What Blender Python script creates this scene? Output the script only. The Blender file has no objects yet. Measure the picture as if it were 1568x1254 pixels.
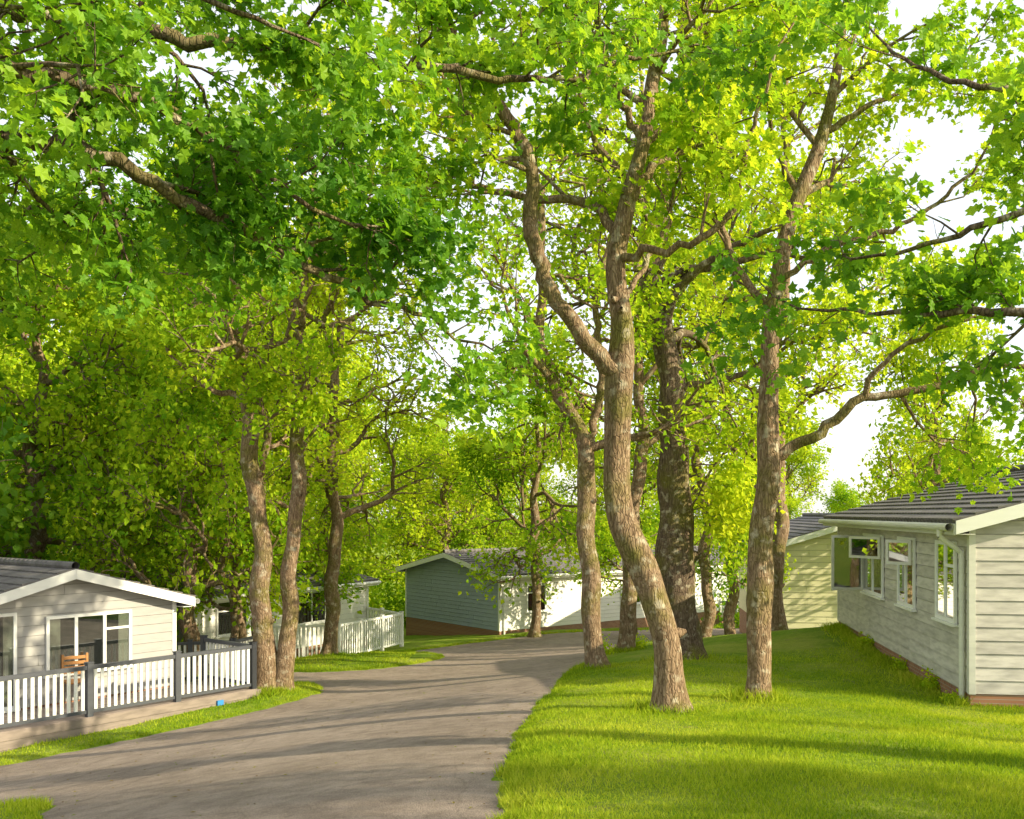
import bpy, math, time
import numpy as np
from mathutils import Vector, Matrix
T0=time.time()
rng=np.random.default_rng(11)
sc=bpy.context.scene
sc.view_settings.view_transform='Standard'
sc.view_settings.look='None'
sc.view_settings.exposure=0
D2R=math.radians

# ------------------------------------------------------------------ helpers
def link(o,parent=None):
    sc.collection.objects.link(o)
    if parent is not None: o.parent=parent
    return o
def empty(name,loc=(0,0,0),rz=0):
    e=bpy.data.objects.new(name,None); e.location=loc; e.rotation_euler=(0,0,rz); e.empty_display_size=.3
    return link(e)
def mesh_np(name,V,F,mat,smooth=False,lv=None):
    V=np.asarray(V,dtype=np.float32); F=np.asarray(F,dtype=np.int32)
    me=bpy.data.meshes.new(name)
    M,k=F.shape
    me.vertices.add(len(V)); me.vertices.foreach_set('co',V.ravel())
    me.loops.add(M*k); me.loops.foreach_set('vertex_index',F.ravel())
    me.polygons.add(M); me.polygons.foreach_set('loop_start',np.arange(M,dtype=np.int32)*k)
    me.update(calc_edges=True)
    me.polygons.foreach_set('use_smooth',np.full(M,bool(smooth)))
    if lv is not None:
        a=me.attributes.new('lv','FLOAT','FACE'); a.data.foreach_set('value',np.asarray(lv,dtype=np.float32))
    me.materials.append(mat)
    return me
def obj(name,me,parent=None):
    return link(bpy.data.objects.new(name,me),parent)
def nrm(v): 
    return v/ (math.sqrt(float(v[0]*v[0]+v[1]*v[1]+v[2]*v[2]))+1e-9)
def lvar(P,R,k=1.0):
    x,y,z=(P*k).T
    f=(np.sin(1.3*x+.7*y+.5)+np.sin(1.1*y-1.7*z+2)+np.sin(2.1*z+.9*x+1)+.6*np.sin(3.7*x-2.9*y+3.1*z))/3.6
    return np.clip(.47+.34*f+R.uniform(-.3,.3,len(P)),0,1)

# ------------------------------------------------------------------ materials
def newmat(name):
    m=bpy.data.materials.new(name); m.use_nodes=True
    nt=m.node_tree; nt.nodes.clear()
    out=nt.nodes.new('ShaderNodeOutputMaterial')
    return m,nt,out
def noise(nt,scale,detail=4,vec=None,rough=.55):
    n=nt.nodes.new('ShaderNodeTexNoise'); n.inputs['Scale'].default_value=scale; n.inputs['Detail'].default_value=detail
    n.inputs['Roughness'].default_value=rough
    if vec is not None: nt.links.new(vec,n.inputs['Vector'])
    return n
def ramp(nt,fac,stops):
    r=nt.nodes.new('ShaderNodeValToRGB'); nt.links.new(fac,r.inputs['Fac'])
    e=r.color_ramp.elements
    while len(e)<len(stops): e.new(.5)
    for i,(p,c) in enumerate(stops):
        e[i].position=p; e[i].color=(*c,1)
    return r
def mixc(nt,fac,a,b,mode='MIX'):
    m=nt.nodes.new('ShaderNodeMix'); m.data_type='RGBA'; m.blend_type=mode
    for inp,v in ((m.inputs[0],fac),(m.inputs[6],a),(m.inputs[7],b)):
        if isinstance(v,(int,float)): inp.default_value=v
        elif isinstance(v,tuple): inp.default_value=(*v,1)
        else: nt.links.new(v,inp)
    return m.outputs[2]
def texco(nt,kind='Object'):
    return nt.nodes.new('ShaderNodeTexCoord').outputs[kind]
def mapping(nt,vec,scale=(1,1,1),rot=(0,0,0)):
    m=nt.nodes.new('ShaderNodeMapping'); nt.links.new(vec,m.inputs['Vector'])
    m.inputs['Scale'].default_value=scale; m.inputs['Rotation'].default_value=rot
    return m.outputs[0]
def bump(nt,h,strength,dist=.01):
    b=nt.nodes.new('ShaderNodeBump'); b.inputs['Strength'].default_value=strength; b.inputs['Distance'].default_value=dist
    nt.links.new(h,b.inputs['Height']); return b.outputs[0]
def principled(nt,out,col,rough=.7,nor=None,spec=.3,metal=0):
    p=nt.nodes.new('ShaderNodeBsdfPrincipled')
    if isinstance(col,tuple): p.inputs['Base Color'].default_value=(*col,1)
    else: nt.links.new(col,p.inputs['Base Color'])
    p.inputs['Roughness'].default_value=rough; p.inputs['Specular IOR Level'].default_value=spec
    p.inputs['Metallic'].default_value=metal
    if nor is not None: nt.links.new(nor,p.inputs['Normal'])
    nt.links.new(p.outputs[0],out.inputs[0]); return p

def leaf_mat(name,dark,mid,light,tr,trans=.5,gloss=0):
    m,nt,out=newmat(name)
    at_=nt.nodes.new('ShaderNodeAttribute'); at_.attribute_name='lv'
    r=ramp(nt,at_.outputs['Fac'],[(0,dark),(.5,mid),(1,light)])
    dif=nt.nodes.new('ShaderNodeBsdfDiffuse'); nt.links.new(r.outputs[0],dif.inputs[0])
    tl=nt.nodes.new('ShaderNodeBsdfTranslucent')
    tc=mixc(nt,1.0,r.outputs[0],tr,'MULTIPLY'); nt.links.new(tc,tl.inputs[0])
    mx=nt.nodes.new('ShaderNodeMixShader'); mx.inputs[0].default_value=trans
    nt.links.new(dif.outputs[0],mx.inputs[1]); nt.links.new(tl.outputs[0],mx.inputs[2])
    last=mx
    if gloss:
        gl=nt.nodes.new('ShaderNodeBsdfGlossy'); gl.inputs['Roughness'].default_value=.5; gl.inputs[0].default_value=(.8,.85,.6,1)
        last=nt.nodes.new('ShaderNodeMixShader'); last.inputs[0].default_value=gloss
        nt.links.new(mx.outputs[0],last.inputs[1]); nt.links.new(gl.outputs[0],last.inputs[2])
    nt.links.new(last.outputs[0],out.inputs[0])
    return m
LEAF_Y=leaf_mat('leaf_yellow_green',(.17,.33,.014),(.42,.56,.024),(.62,.69,.035),(1.45,1.3,1.0),.54)  # lightest leaves; haze over the distant trees is put into this colour
LEAF_B=leaf_mat('leaf_bright',(.10,.26,.014),(.31,.49,.022),(.54,.64,.035),(1.6,1.38,1.0),.54)
LEAF_M=leaf_mat('leaf_mid',(.06,.20,.014),(.20,.40,.020),(.42,.58,.035),(1.75,1.45,1.0),.54)
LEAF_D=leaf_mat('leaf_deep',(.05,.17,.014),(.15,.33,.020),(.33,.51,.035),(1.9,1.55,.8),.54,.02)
LEAF_S=leaf_mat('leaf_dark',(.03,.08,.012),(.07,.16,.016),(.12,.24,.025),(1.6,1.5,.8),.3)  # darkest green leaves, used on the far-left hedges
GRASSB=leaf_mat('grass_blade',(.11,.22,.012),(.29,.40,.022),(.52,.57,.07),(1.6,1.4,.7),.4)

def bark_mat(name,c0,c1,c2):
    m,nt,out=newmat(name)
    tc=texco(nt,'Object')
    mp=mapping(nt,tc,(1,1,.2))
    n1=noise(nt,24,5,mp,.7); n2=noise(nt,1.6,3,tc); n3=noise(nt,7,3,tc)
    nd=noise(nt,6,2,tc); mv=mixc(nt,.08,mp,nd.outputs['Color'],'ADD')
    vor=nt.nodes.new('ShaderNodeTexVoronoi'); vor.feature='DISTANCE_TO_EDGE'; vor.inputs['Scale'].default_value=27; nt.links.new(mv,vor.inputs['Vector'])
    base=ramp(nt,n1.outputs[0],[(.3,c0),(.55,c1),(.8,c2)])
    moss=ramp(nt,n2.outputs[0],[(.48,(0,0,0)),(.66,(1,1,1))])
    col=mixc(nt,moss.outputs[0],base.outputs[0],(.20,.18,.05))
    cr=ramp(nt,vor.outputs[0],[(0,(.3,.26,.22)),(.16,(1,1,1))])
    col=mixc(nt,.55,col,cr.outputs[0],'MULTIPLY')
    lich=ramp(nt,n3.outputs[0],[(.56,(0,0,0)),(.70,(1,1,1))])
    col=mixc(nt,lich.outputs[0],col,(.46,.40,.29))
    ad=nt.nodes.new('ShaderNodeMath'); ad.operation='MULTIPLY_ADD'; nt.links.new(cr.outputs[0],ad.inputs[0]); ad.inputs[1].default_value=.6; nt.links.new(n1.outputs[0],ad.inputs[2])
    principled(nt,out,col,.9,bump(nt,ad.outputs[0],.9,.03),.12)
    return m
BARK=bark_mat('bark',(.12,.075,.045),(.33,.23,.145),(.50,.38,.26))
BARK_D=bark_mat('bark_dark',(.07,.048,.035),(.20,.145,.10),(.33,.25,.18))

def paint(name,c,var=.12,rough=.6,grain=.12):
    m,nt,out=newmat(name)
    tc=texco(nt,'Object')
    mp=mapping(nt,tc,(1.2,1.2,6))
    n=noise(nt,2.2,4,mp); geo=nt.nodes.new('ShaderNodeNewGeometry')
    dk=tuple(x*(1-var*2.2) for x in c)
    r=ramp(nt,n.outputs[0],[(.3,dk),(.6,c)])
    rr=ramp(nt,geo.outputs['Random Per Island'],[(0,(1-var*1.3,)*3),(1,(1,1,1))])
    col=mixc(nt,1.0,r.outputs[0],rr.outputs[0],'MULTIPLY')
    n2=noise(nt,30,2,mapping(nt,tc,(.1,.1,2)))
    principled(nt,out,col,rough,bump(nt,n2.outputs[0],grain,.004),.25)
    return m
CREAM=paint('painted_boards_warm_grey',(.68,.64,.59),.15)
WHITE=paint('painted_boards_white',(.86,.84,.78),.03)
BEIGE=paint('painted_boards_shaded_grey',(.40,.39,.375),.05)  # grey paint with the left lodge's shade darkened into the colour
BLUEG=paint('painted_boards_blue_grey',(.36,.41,.52),.05)
OLIVE=paint('painted_boards_pale_olive',(.72,.68,.44),.05)
TRIM=paint('white_trim',(.84,.84,.81),.02,.4)
TRIMG=paint('cream_trim',(.70,.69,.62),.05,.5)
GREY=paint('dark_grey_upvc',(.09,.095,.11),.05,.4)
DECKM=paint('deck_boards',(.32,.26,.225),.15,.8)
BLUE=paint('blue_plastic',(.05,.25,.6),.02,.4)
WOOD=paint('warm_wood',(.45,.22,.08),.1,.5)
CURT=paint('curtain',(.6,.55,.45),.05,.9)
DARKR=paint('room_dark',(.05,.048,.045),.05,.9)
GROOVE_SHADE=paint('board_groove_shade',(.10,.095,.085),.05,.9)  # dark core behind the boards; shade of the gaps put into its colour

def roof_mat():
    m,nt,out=newmat('roof_tiles')
    tc=texco(nt,'Object')
    n=noise(nt,3,4,tc)
    r=ramp(nt,n.outputs[0],[(.3,(.10,.09,.09)),(.7,(.19,.175,.17))])
    w=nt.nodes.new('ShaderNodeTexWave'); w.bands_direction='X'; w.inputs['Scale'].default_value=1.6; nt.links.new(tc,w.inputs['Vector'])
    principled(nt,out,r.outputs[0],.7,bump(nt,w.outputs['Fac'],.8,.03),.3)
    return m
ROOF=roof_mat()
def brick_mat():
    m,nt,out=newmat('brick')
    tc=texco(nt,'Object')
    br=nt.nodes.new('ShaderNodeTexBrick'); 
    nt.links.new(mapping(nt,tc,(1,1,1),(D2R(90),0,0)),br.inputs['Vector'])
    br.inputs['Scale'].default_value=4.4; br.inputs['Mortar Size'].default_value=.018
    br.inputs['Color1'].default_value=(.38,.19,.11,1); br.inputs['Color2'].default_value=(.28,.13,.08,1); br.inputs['Mortar'].default_value=(.35,.32,.27,1)
    principled(nt,out,br.outputs[0],.85,bump(nt,br.outputs[1],-.4,.01),.2)
    return m
BRICK=brick_mat()
def glass_mat():
    m,nt,out=newmat('window_glass')
    tr=nt.nodes.new('ShaderNodeBsdfTransparent'); tr.inputs[0].default_value=(.75,.8,.8,1)
    gl=nt.nodes.new('ShaderNodeBsdfGlossy'); gl.inputs['Roughness'].default_value=.02
    fr=nt.nodes.new('ShaderNodeFresnel'); fr.inputs[0].default_value=1.7
    ad=nt.nodes.new('ShaderNodeMath'); ad.operation='ADD'; nt.links.new(fr.outputs[0],ad.inputs[0]); ad.inputs[1].default_value=.12
    mx=nt.nodes.new('ShaderNodeMixShader'); nt.links.new(ad.outputs[0],mx.inputs[0]); nt.links.new(tr.outputs[0],mx.inputs[1]); nt.links.new(gl.outputs[0],mx.inputs[2])
    nt.links.new(mx.outputs[0],out.inputs[0]); return m
GLASS=glass_mat()

def grass_mat():
    m,nt,out=newmat('grass')
    geo=nt.nodes.new('ShaderNodeNewGeometry'); P=geo.outputs['Position']
    a=noise(nt,.7,4,P); b=noise(nt,9,4,P); c=noise(nt,60,2,P); e=noise(nt,1.9,4,P)
    r=ramp(nt,b.outputs[0],[(.25,(.10,.20,.012)),(.55,(.20,.32,.018)),(.8,(.33,.42,.04))])
    pa=ramp(nt,a.outputs[0],[(.42,(0,0,0)),(.66,(.7,.7,.7))])
    col=mixc(nt,pa.outputs[0],r.outputs[0],(.40,.42,.08))
    sl=ramp(nt,e.outputs[0],[(.62,(0,0,0)),(.72,(.6,.6,.6))])
    col=mixc(nt,sl.outputs[0],col,(.30,.24,.12))
    d=ramp(nt,c.outputs[0],[(.3,(.55,.55,.45)),(.6,(1,1,1))])
    col=mixc(nt,.8,col,d.outputs[0],'MULTIPLY')
    ad=nt.nodes.new('ShaderNodeMath'); ad.operation='ADD'; nt.links.new(b.outputs[0],ad.inputs[0]); nt.links.new(c.outputs[0],ad.inputs[1])
    principled(nt,out,col,.95,bump(nt,ad.outputs[0],.8,.05),.1)
    return m
GRASS=grass_mat()
def road_mat():
    m,nt,out=newmat('asphalt')
    geo=nt.nodes.new('ShaderNodeNewGeometry'); P=geo.outputs['Position']
    a=noise(nt,.5,5,P,.6); b=noise(nt,110,2,P,.7); c=noise(nt,4,5,P,.7)
    r=ramp(nt,a.outputs[0],[(.3,(.235,.190,.158)),(.7,(.345,.282,.236))])
    sp=ramp(nt,b.outputs[0],[(.32,(.55,.55,.55)),(.5,(1,1,1)),(.7,(1.7,1.65,1.6))])
    col=mixc(nt,.9,r.outputs[0],sp.outputs[0],'MULTIPLY')
    st=ramp(nt,c.outputs[0],[(.35,(.70,.68,.66)),(.6,(1,1,1))])
    col=mixc(nt,.8,col,st.outputs[0],'MULTIPLY')
    vor=nt.nodes.new('ShaderNodeTexVoronoi'); vor.feature='DISTANCE_TO_EDGE'; vor.inputs['Scale'].default_value=.35
    nz=noise(nt,2,3,P); mv=mixc(nt,.25,P,nz.outputs['Color'],'ADD'); nt.links.new(mv,vor.inputs['Vector'])
    cr=ramp(nt,vor.outputs[0],[(0,(.5,.5,.47)),(.006,(1,1,1))])
    col=mixc(nt,.35,col,cr.outputs[0],'MULTIPLY')
    principled(nt,out,col,.9,bump(nt,b.outputs[0],.7,.012),.15)
    return m
ROADM=road_mat()

# ------------------------------------------------------------------ terrain
CT=np.array([(2.9,6,-.13),(0,0,0),(-.1,6,-.13),(4,-2,.2),(1.93,12,-.73),(3.26,13,-.79),(6.56,14,-1.08),(7.85,23.5,-1.02),(6.2,20,-1.1),(3.48,20,-1.32),(1.66,19,-1.29),
 (2.9,25,-1.83),(.84,38,-2.94),(-.48,38,-3.05),(-4.7,43,-3.7),(5.9,42,-3.25),(-5.17,21,-2.05),(-5.4,20.3,-2.2),(-8.6,16.5,-2.32),(-8,15.2,-2.2),
 (-4.7,9,-1.06),(-5.6,30,-2.65),(-3.9,26,-2.5),(-1.9,29.5,-2.6),(-5,32,-2.95),(-9.7,30,-3.2),(9,31,-2.25),(15,25,-1.5),(15,8,-.9),(8,4,-.1),
 (-15,10,-2.6),(-15,25,-3.2),(-4.2,20.9,-2.15),(.2,13,-.85),(.04,10,-.55),(.75,16.5,-1.17),(1.9,24,-1.88),(3.2,29,-2.2),(5.5,34,-2.7),
 (15,45,-3.5),(-15,45,-4.2),(0,-10,.5),(14,-8,.3),(-14,-8,-1)],float)
def _phi(r2): return .5*r2*np.log(r2+1e-9)
def _tps():
    n=len(CT); P=CT[:,:2]
    K=_phi(((P[:,None]-P[None])**2).sum(-1))+np.eye(n)*1.2
    Q=np.c_[np.ones(n),P]
    A=np.zeros((n+3,n+3)); A[:n,:n]=K; A[:n,n:]=Q; A[n:,:n]=Q.T
    return np.linalg.solve(A,np.r_[CT[:,2],0,0,0])
_W=_tps()
def G(x,y):
    x=np.asarray(x,float); y=np.asarray(y,float); sh=x.shape; x=x.ravel(); y=y.ravel()
    xc=np.clip(x,-26,26); yc=np.clip(y,-14,54)
    r2=(xc[:,None]-CT[:,0])**2+(yc[:,None]-CT[:,1])**2
    z=_phi(r2)@_W[:-3]+_W[-3]+_W[-2]*xc+_W[-1]*yc
    far=np.hypot(x,y-20); t=np.clip((far-28)/50,0,1); t=t*t*(3-2*t)
    z=z*(1-t)+(-4.0)*t
    return z.reshape(sh)
def g1(x,y): return float(G(np.array([x]),np.array([y]))[0])

ROADP=[(-.4,-8),(-.25,-2),(-.15,3),(-.1,6),(-.05,8),(.04,10),(.3,13),(.75,16.5),(1.2,20),(1.9,24),(3.2,29),(5.5,34),(9,38),(16,42),(30,46),
 (30,50),(16,46),(9,43.5),(5.7,41.5),(2.5,38.7),(-.3,36.3),(-3.0,34.2),(-3.6,33),(-2.6,31.2),(-1.9,29.5),(-2.6,27.6),(-4.2,26.4),(-6.5,26.5),(-14,27),(-14,23.5),(-8,24),
 (-5,22.9),(-4.1,21.8),(-4.2,20.6),(-6.05,17),(-8,15.2),(-14,11),(-24,6),(-24,1),(-14,5),(-8,8.3),(-5.2,10.0),(-4.4,9.5),(-3.7,7),(-3.4,3),(-3.4,-8)]
def chaikin(P,k):
    P=np.array(P,float)
    for _ in range(k):
        N=np.roll(P,-1,0); P=np.stack([P*.75+N*.25,P*.25+N*.75],1).reshape(-1,2)
    return P
RP=chaikin(ROADP,2)
def SD(x,y):
    x=np.asarray(x,float).ravel(); y=np.asarray(y,float).ravel()
    best=np.full(x.shape,1e9); ins=np.zeros(x.shape,bool)
    A=RP; B=np.roll(RP,-1,0)
    for (ax,ay),(bx,by) in zip(A,B):
        dx,dy=bx-ax,by-ay; t=np.clip(((x-ax)*dx+(y-ay)*dy)/(dx*dx+dy*dy+1e-12),0,1)
        best=np.minimum(best,(x-ax-t*dx)**2+(y-ay-t*dy)**2)
        c=((ay>y)!=(by>y))&(x<(bx-ax)*(y-ay)/(by-ay+1e-12)+ax); ins^=c
    d=np.sqrt(best); d[ins]*=-1
    d+= .05*np.sin(x*3.1+y*2.3)*np.sin(y*4.7-x*1.7)+.03*np.sin(y*11+x*7)
    return d
def axis(a,b,st,lo,hi):
    mid=np.arange(a,b+1e-6,st)
    v=b; s=st; r=[]
    while v<hi: s*=1.25; v+=s; r.append(v)
    l=[]; v=a; s=st
    while v>lo: s*=1.25; v-=s; l.append(v)
    return np.array(l[::-1]+list(mid)+r)
def lumpf(x,y): return .02*np.sin(x*1.7+y*.6)*np.sin(y*1.3-x*.4)+.012*np.sin(x*4.1)*np.sin(y*3.7)
xs=axis(-17,17,.22,-700,700); ys=axis(-3,48,.22,-150,900)
X,Y=np.meshgrid(xs,ys); sh=X.shape
Z0=G(X,Y); S=SD(X,Y).reshape(sh)
ZG=Z0+np.clip(.22*S,-.07,.06)+lumpf(X,Y)*np.clip(S,0,1)
idx=np.arange(X.size).reshape(sh)
Fq=np.stack([idx[:-1,:-1],idx[:-1,1:],idx[1:,1:],idx[1:,:-1]],-1).reshape(-1,4)
obj('ground',mesh_np('ground',np.stack([X,Y,ZG],-1).reshape(-1,3),Fq,GRASS,True))
ZR=Z0-np.clip(.3*S,0,.08)
keep=(S.ravel()[Fq].min(1)<.25)&(np.abs(X.ravel()[Fq]).max(1)<31)
Fr=Fq[keep]; u,inv=np.unique(Fr,return_inverse=True)
VR=np.stack([X,Y,ZR],-1).reshape(-1,3)[u]
obj('road',mesh_np('road',VR,inv.reshape(-1,4),ROADM,True))

# ------------------------------------------------------------------ grass blades
def blades(name,n,sampler,hmin,hmax,wd,mat,parent=None):
    x,y=sampler(n); s=SD(x,y); k=s>.0
    x,y,s=x[k],y[k],s[k]; n=len(x)
    z=G(x,y)+np.clip(.22*s,-.07,.06)+lumpf(x,y)*np.clip(s,0,1)-.006
    h=rng.uniform(hmin,hmax,n)*(1+.45*np.sin(x*2.3+y)*np.sin(y*1.9-x*1.3)); a=rng.uniform(0,6.28,n); w=wd*rng.uniform(.7,1.3,n)*(1+y/25)
    lx=rng.normal(0,.45,n)*h; ly=rng.normal(0,.45,n)*h
    b0=np.stack([x-np.cos(a)*w,y-np.sin(a)*w,z],-1); b1=np.stack([x+np.cos(a)*w,y+np.sin(a)*w,z],-1)
    t=np.stack([x+lx,y+ly,z+h],-1)
    V=np.stack([b0,b1,t],1).reshape(-1,3); F=np.arange(n*3).reshape(-1,3)
    return obj(name,mesh_np(name,V,F,mat,lv=lvar(t,rng,1.6)),parent)
def samp_main(n):
    y=5+ (rng.random(n)**1.25)*15; x=rng.uniform(-.3,1,n)*(.56*y+.3)
    return x,y
gr=blades('grass',230000,samp_main,.02,.055,.0035,GRASSB)
def samp_edge(n):
    i=rng.integers(0,len(RP),n); t=rng.random(n)[:,None]; A=RP[i]; B=RP[(i+1)%len(RP)]
    p=A+(B-A)*t+rng.normal(0,.12,(n,2)); return p[:,0],p[:,1]
blades('verge_blades',70000,samp_edge,.03,.08,.004,GRASSB,gr)
def samp_left(n):
    return rng.uniform(-11,-3,n),rng.uniform(8,33,n)
blades('left_blades',70000,samp_left,.03,.07,.005,GRASSB,gr)
TUFT=[(1.93,12,.35),(3.26,13,.3),(3.48,20,.6),(1.66,19,.35),(2.9,25,.35),(-5.17,21,.55),(-5.0,21,.4),(-5.6,30,.4)]
def samp_tuft(n):
    i=rng.integers(0,len(TUFT),n); T=np.array(TUFT)[i]
    a=rng.uniform(0,6.28,n); r=T[:,2]*(.45+np.abs(rng.normal(0,.5,n)))
    return T[:,0]+np.cos(a)*r,T[:,1]+np.sin(a)*r
blades('tuft_blades',9000,samp_tuft,.05,.16,.005,GRASSB,gr)
def samp_base(n):
    t=rng.random(n); return 6.5+1.29*t-np.abs(rng.normal(0,.18,n))-.05, 13.8+9.5*t
blades('wall_blades',4000,samp_base,.05,.15,.007,GRASSB,gr)

# ------------------------------------------------------------------ trees
LOB=np.array([(0,.42,-.03),(0,0,0),(.17,.12,.03),(.44,.20,.02),(.27,.40,.05),(.48,.62,.0),(.20,.70,.04),(0,1,-.08),(-.20,.70,.04),(-.48,.62,0),(-.27,.40,.05),(-.44,.20,.02),(-.17,.12,.03)])
LOBF=np.array([(0,i,i+1) for i in range(1,12)]+[(0,12,1)])
KIT=np.array([(0,0,0),(.4,.45,.12),(.05,1,-.05),(-.4,.5,.12)]); KITF=np.array([(0,1,2),(0,2,3)])
class TB:
    def __init__(s,seed,nc,droop=0.0,wand=.22):
        s.r=np.random.default_rng(seed); s.V=[];s.F=[];s.n=0;s.P=[];s.D=[]; s.nc=nc; s.droop=droop; s.wand=wand
    def tube(s,p,r,k,rough=0):
        p=np.asarray(p,float); r=np.asarray(r,float)
        t=np.gradient(p,axis=0); t/=np.linalg.norm(t,axis=1)[:,None]+1e-9
        m=np.abs(t.mean(0)); ref=np.zeros(3); ref[int(np.argmin(m))]=1
        a=np.cross(t,ref); a/=np.linalg.norm(a,axis=1)[:,None]+1e-9; b=np.cross(t,a)
        th=np.arange(k)*2*math.pi/k
        rr=np.repeat(r[:,None],k,1)
        if rough:
            L=np.cumsum(np.r_[0,np.linalg.norm(np.diff(p,axis=0),axis=1)])
            ph=s.r.uniform(0,6.28,4)
            rr=rr*(1+rough*(np.sin(2*th[None]+L[:,None]*1.1+ph[0])+.7*np.sin(3*th[None]-L[:,None]*2.3+ph[1])+.6*np.sin(5*th[None]+L[:,None]*4+ph[2])+.8*np.sin(L[:,None]*3.1+ph[3])))
        V=p[:,None]+rr[...,None]*(np.cos(th)[None,:,None]*a[:,None]+np.sin(th)[None,:,None]*b[:,None])
        n=len(p); i=np.arange(n*k).reshape(n,k)+s.n; j=np.roll(i,-1,1)
        F=np.stack([i[:-1],j[:-1],j[1:],i[1:]],-1).reshape(-1,4)
        s.V.append(V.reshape(-1,3)); s.F.append(F); s.n+=n*k
    def grow(s,p,d,L,r,lev):
        R=s.r; n=max(3,int(L/(.28+.1*lev)+.5)) if lev else 3
        st=L/n; pts=[p]; ds=[d]; w=s.wand*(1.5 if lev else 1.0)
        nz=R.normal(0,w,(n,3))
        for i in range(n):
            d=d+nz[i]; d[2]+= (.05-s.droop if lev else -.04-s.droop)
            d=nrm(d); p=p+d*st; pts.append(p); ds.append(d)
        rad=r*np.linspace(1,.38,n+1)
        s.tube(pts,rad,6 if r>.03 else (4 if r>.012 else 3))
        if lev==0:
            for i in range(1,n+1): s.P.append(pts[i]); s.D.append(ds[i])
            return
        s.P.append(pts[-1]); s.D.append(ds[-1])
        m=s.nc[lev]
        for k in range(m):
            t=(k+.6+R.uniform(-.3,.3))/m; t=.2+.8*min(max(t,0),1)
            f=t*n; i=min(int(f),n-1); q=pts[i]+(pts[i+1]-pts[i])*(f-i)
            s.grow(q,s.side(ds[i],R.uniform(.5,1.15)),L*R.uniform(.38,.62)*(1.15-.45*t),r*.6*(1-.4*t),lev-1)
        s.grow(pts[-1],ds[-1].copy(),L*.4,rad[-1]*.9,lev-1)
    def side(s,d,ang):
        v=s.r.normal(0,1,3); v[2]*=.65; v=v-d*float(v@d); v=nrm(v)
        return nrm(d*math.cos(ang)+v*math.sin(ang))
def resample(P,step):
    P=np.asarray(P,float); n=len(P)
    E=np.vstack([2*P[0]-P[1],P,2*P[-1]-P[-2]]); out=[]; tt=[]
    for i in range(n-1):
        a,b,c,d=E[i:i+4]; k=max(2,int(np.linalg.norm(c-b)/step))
        for j in range(k):
            t=j/k; out.append(.5*((2*b)+(c-a)*t+(2*a-5*b+4*c-d)*t*t+(-a+3*b-3*c+d)*t**3)); tt.append(i+t)
    out.append(P[-1]); tt.append(n-1)
    return np.array(out),np.array(tt)
NL=[0]
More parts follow.
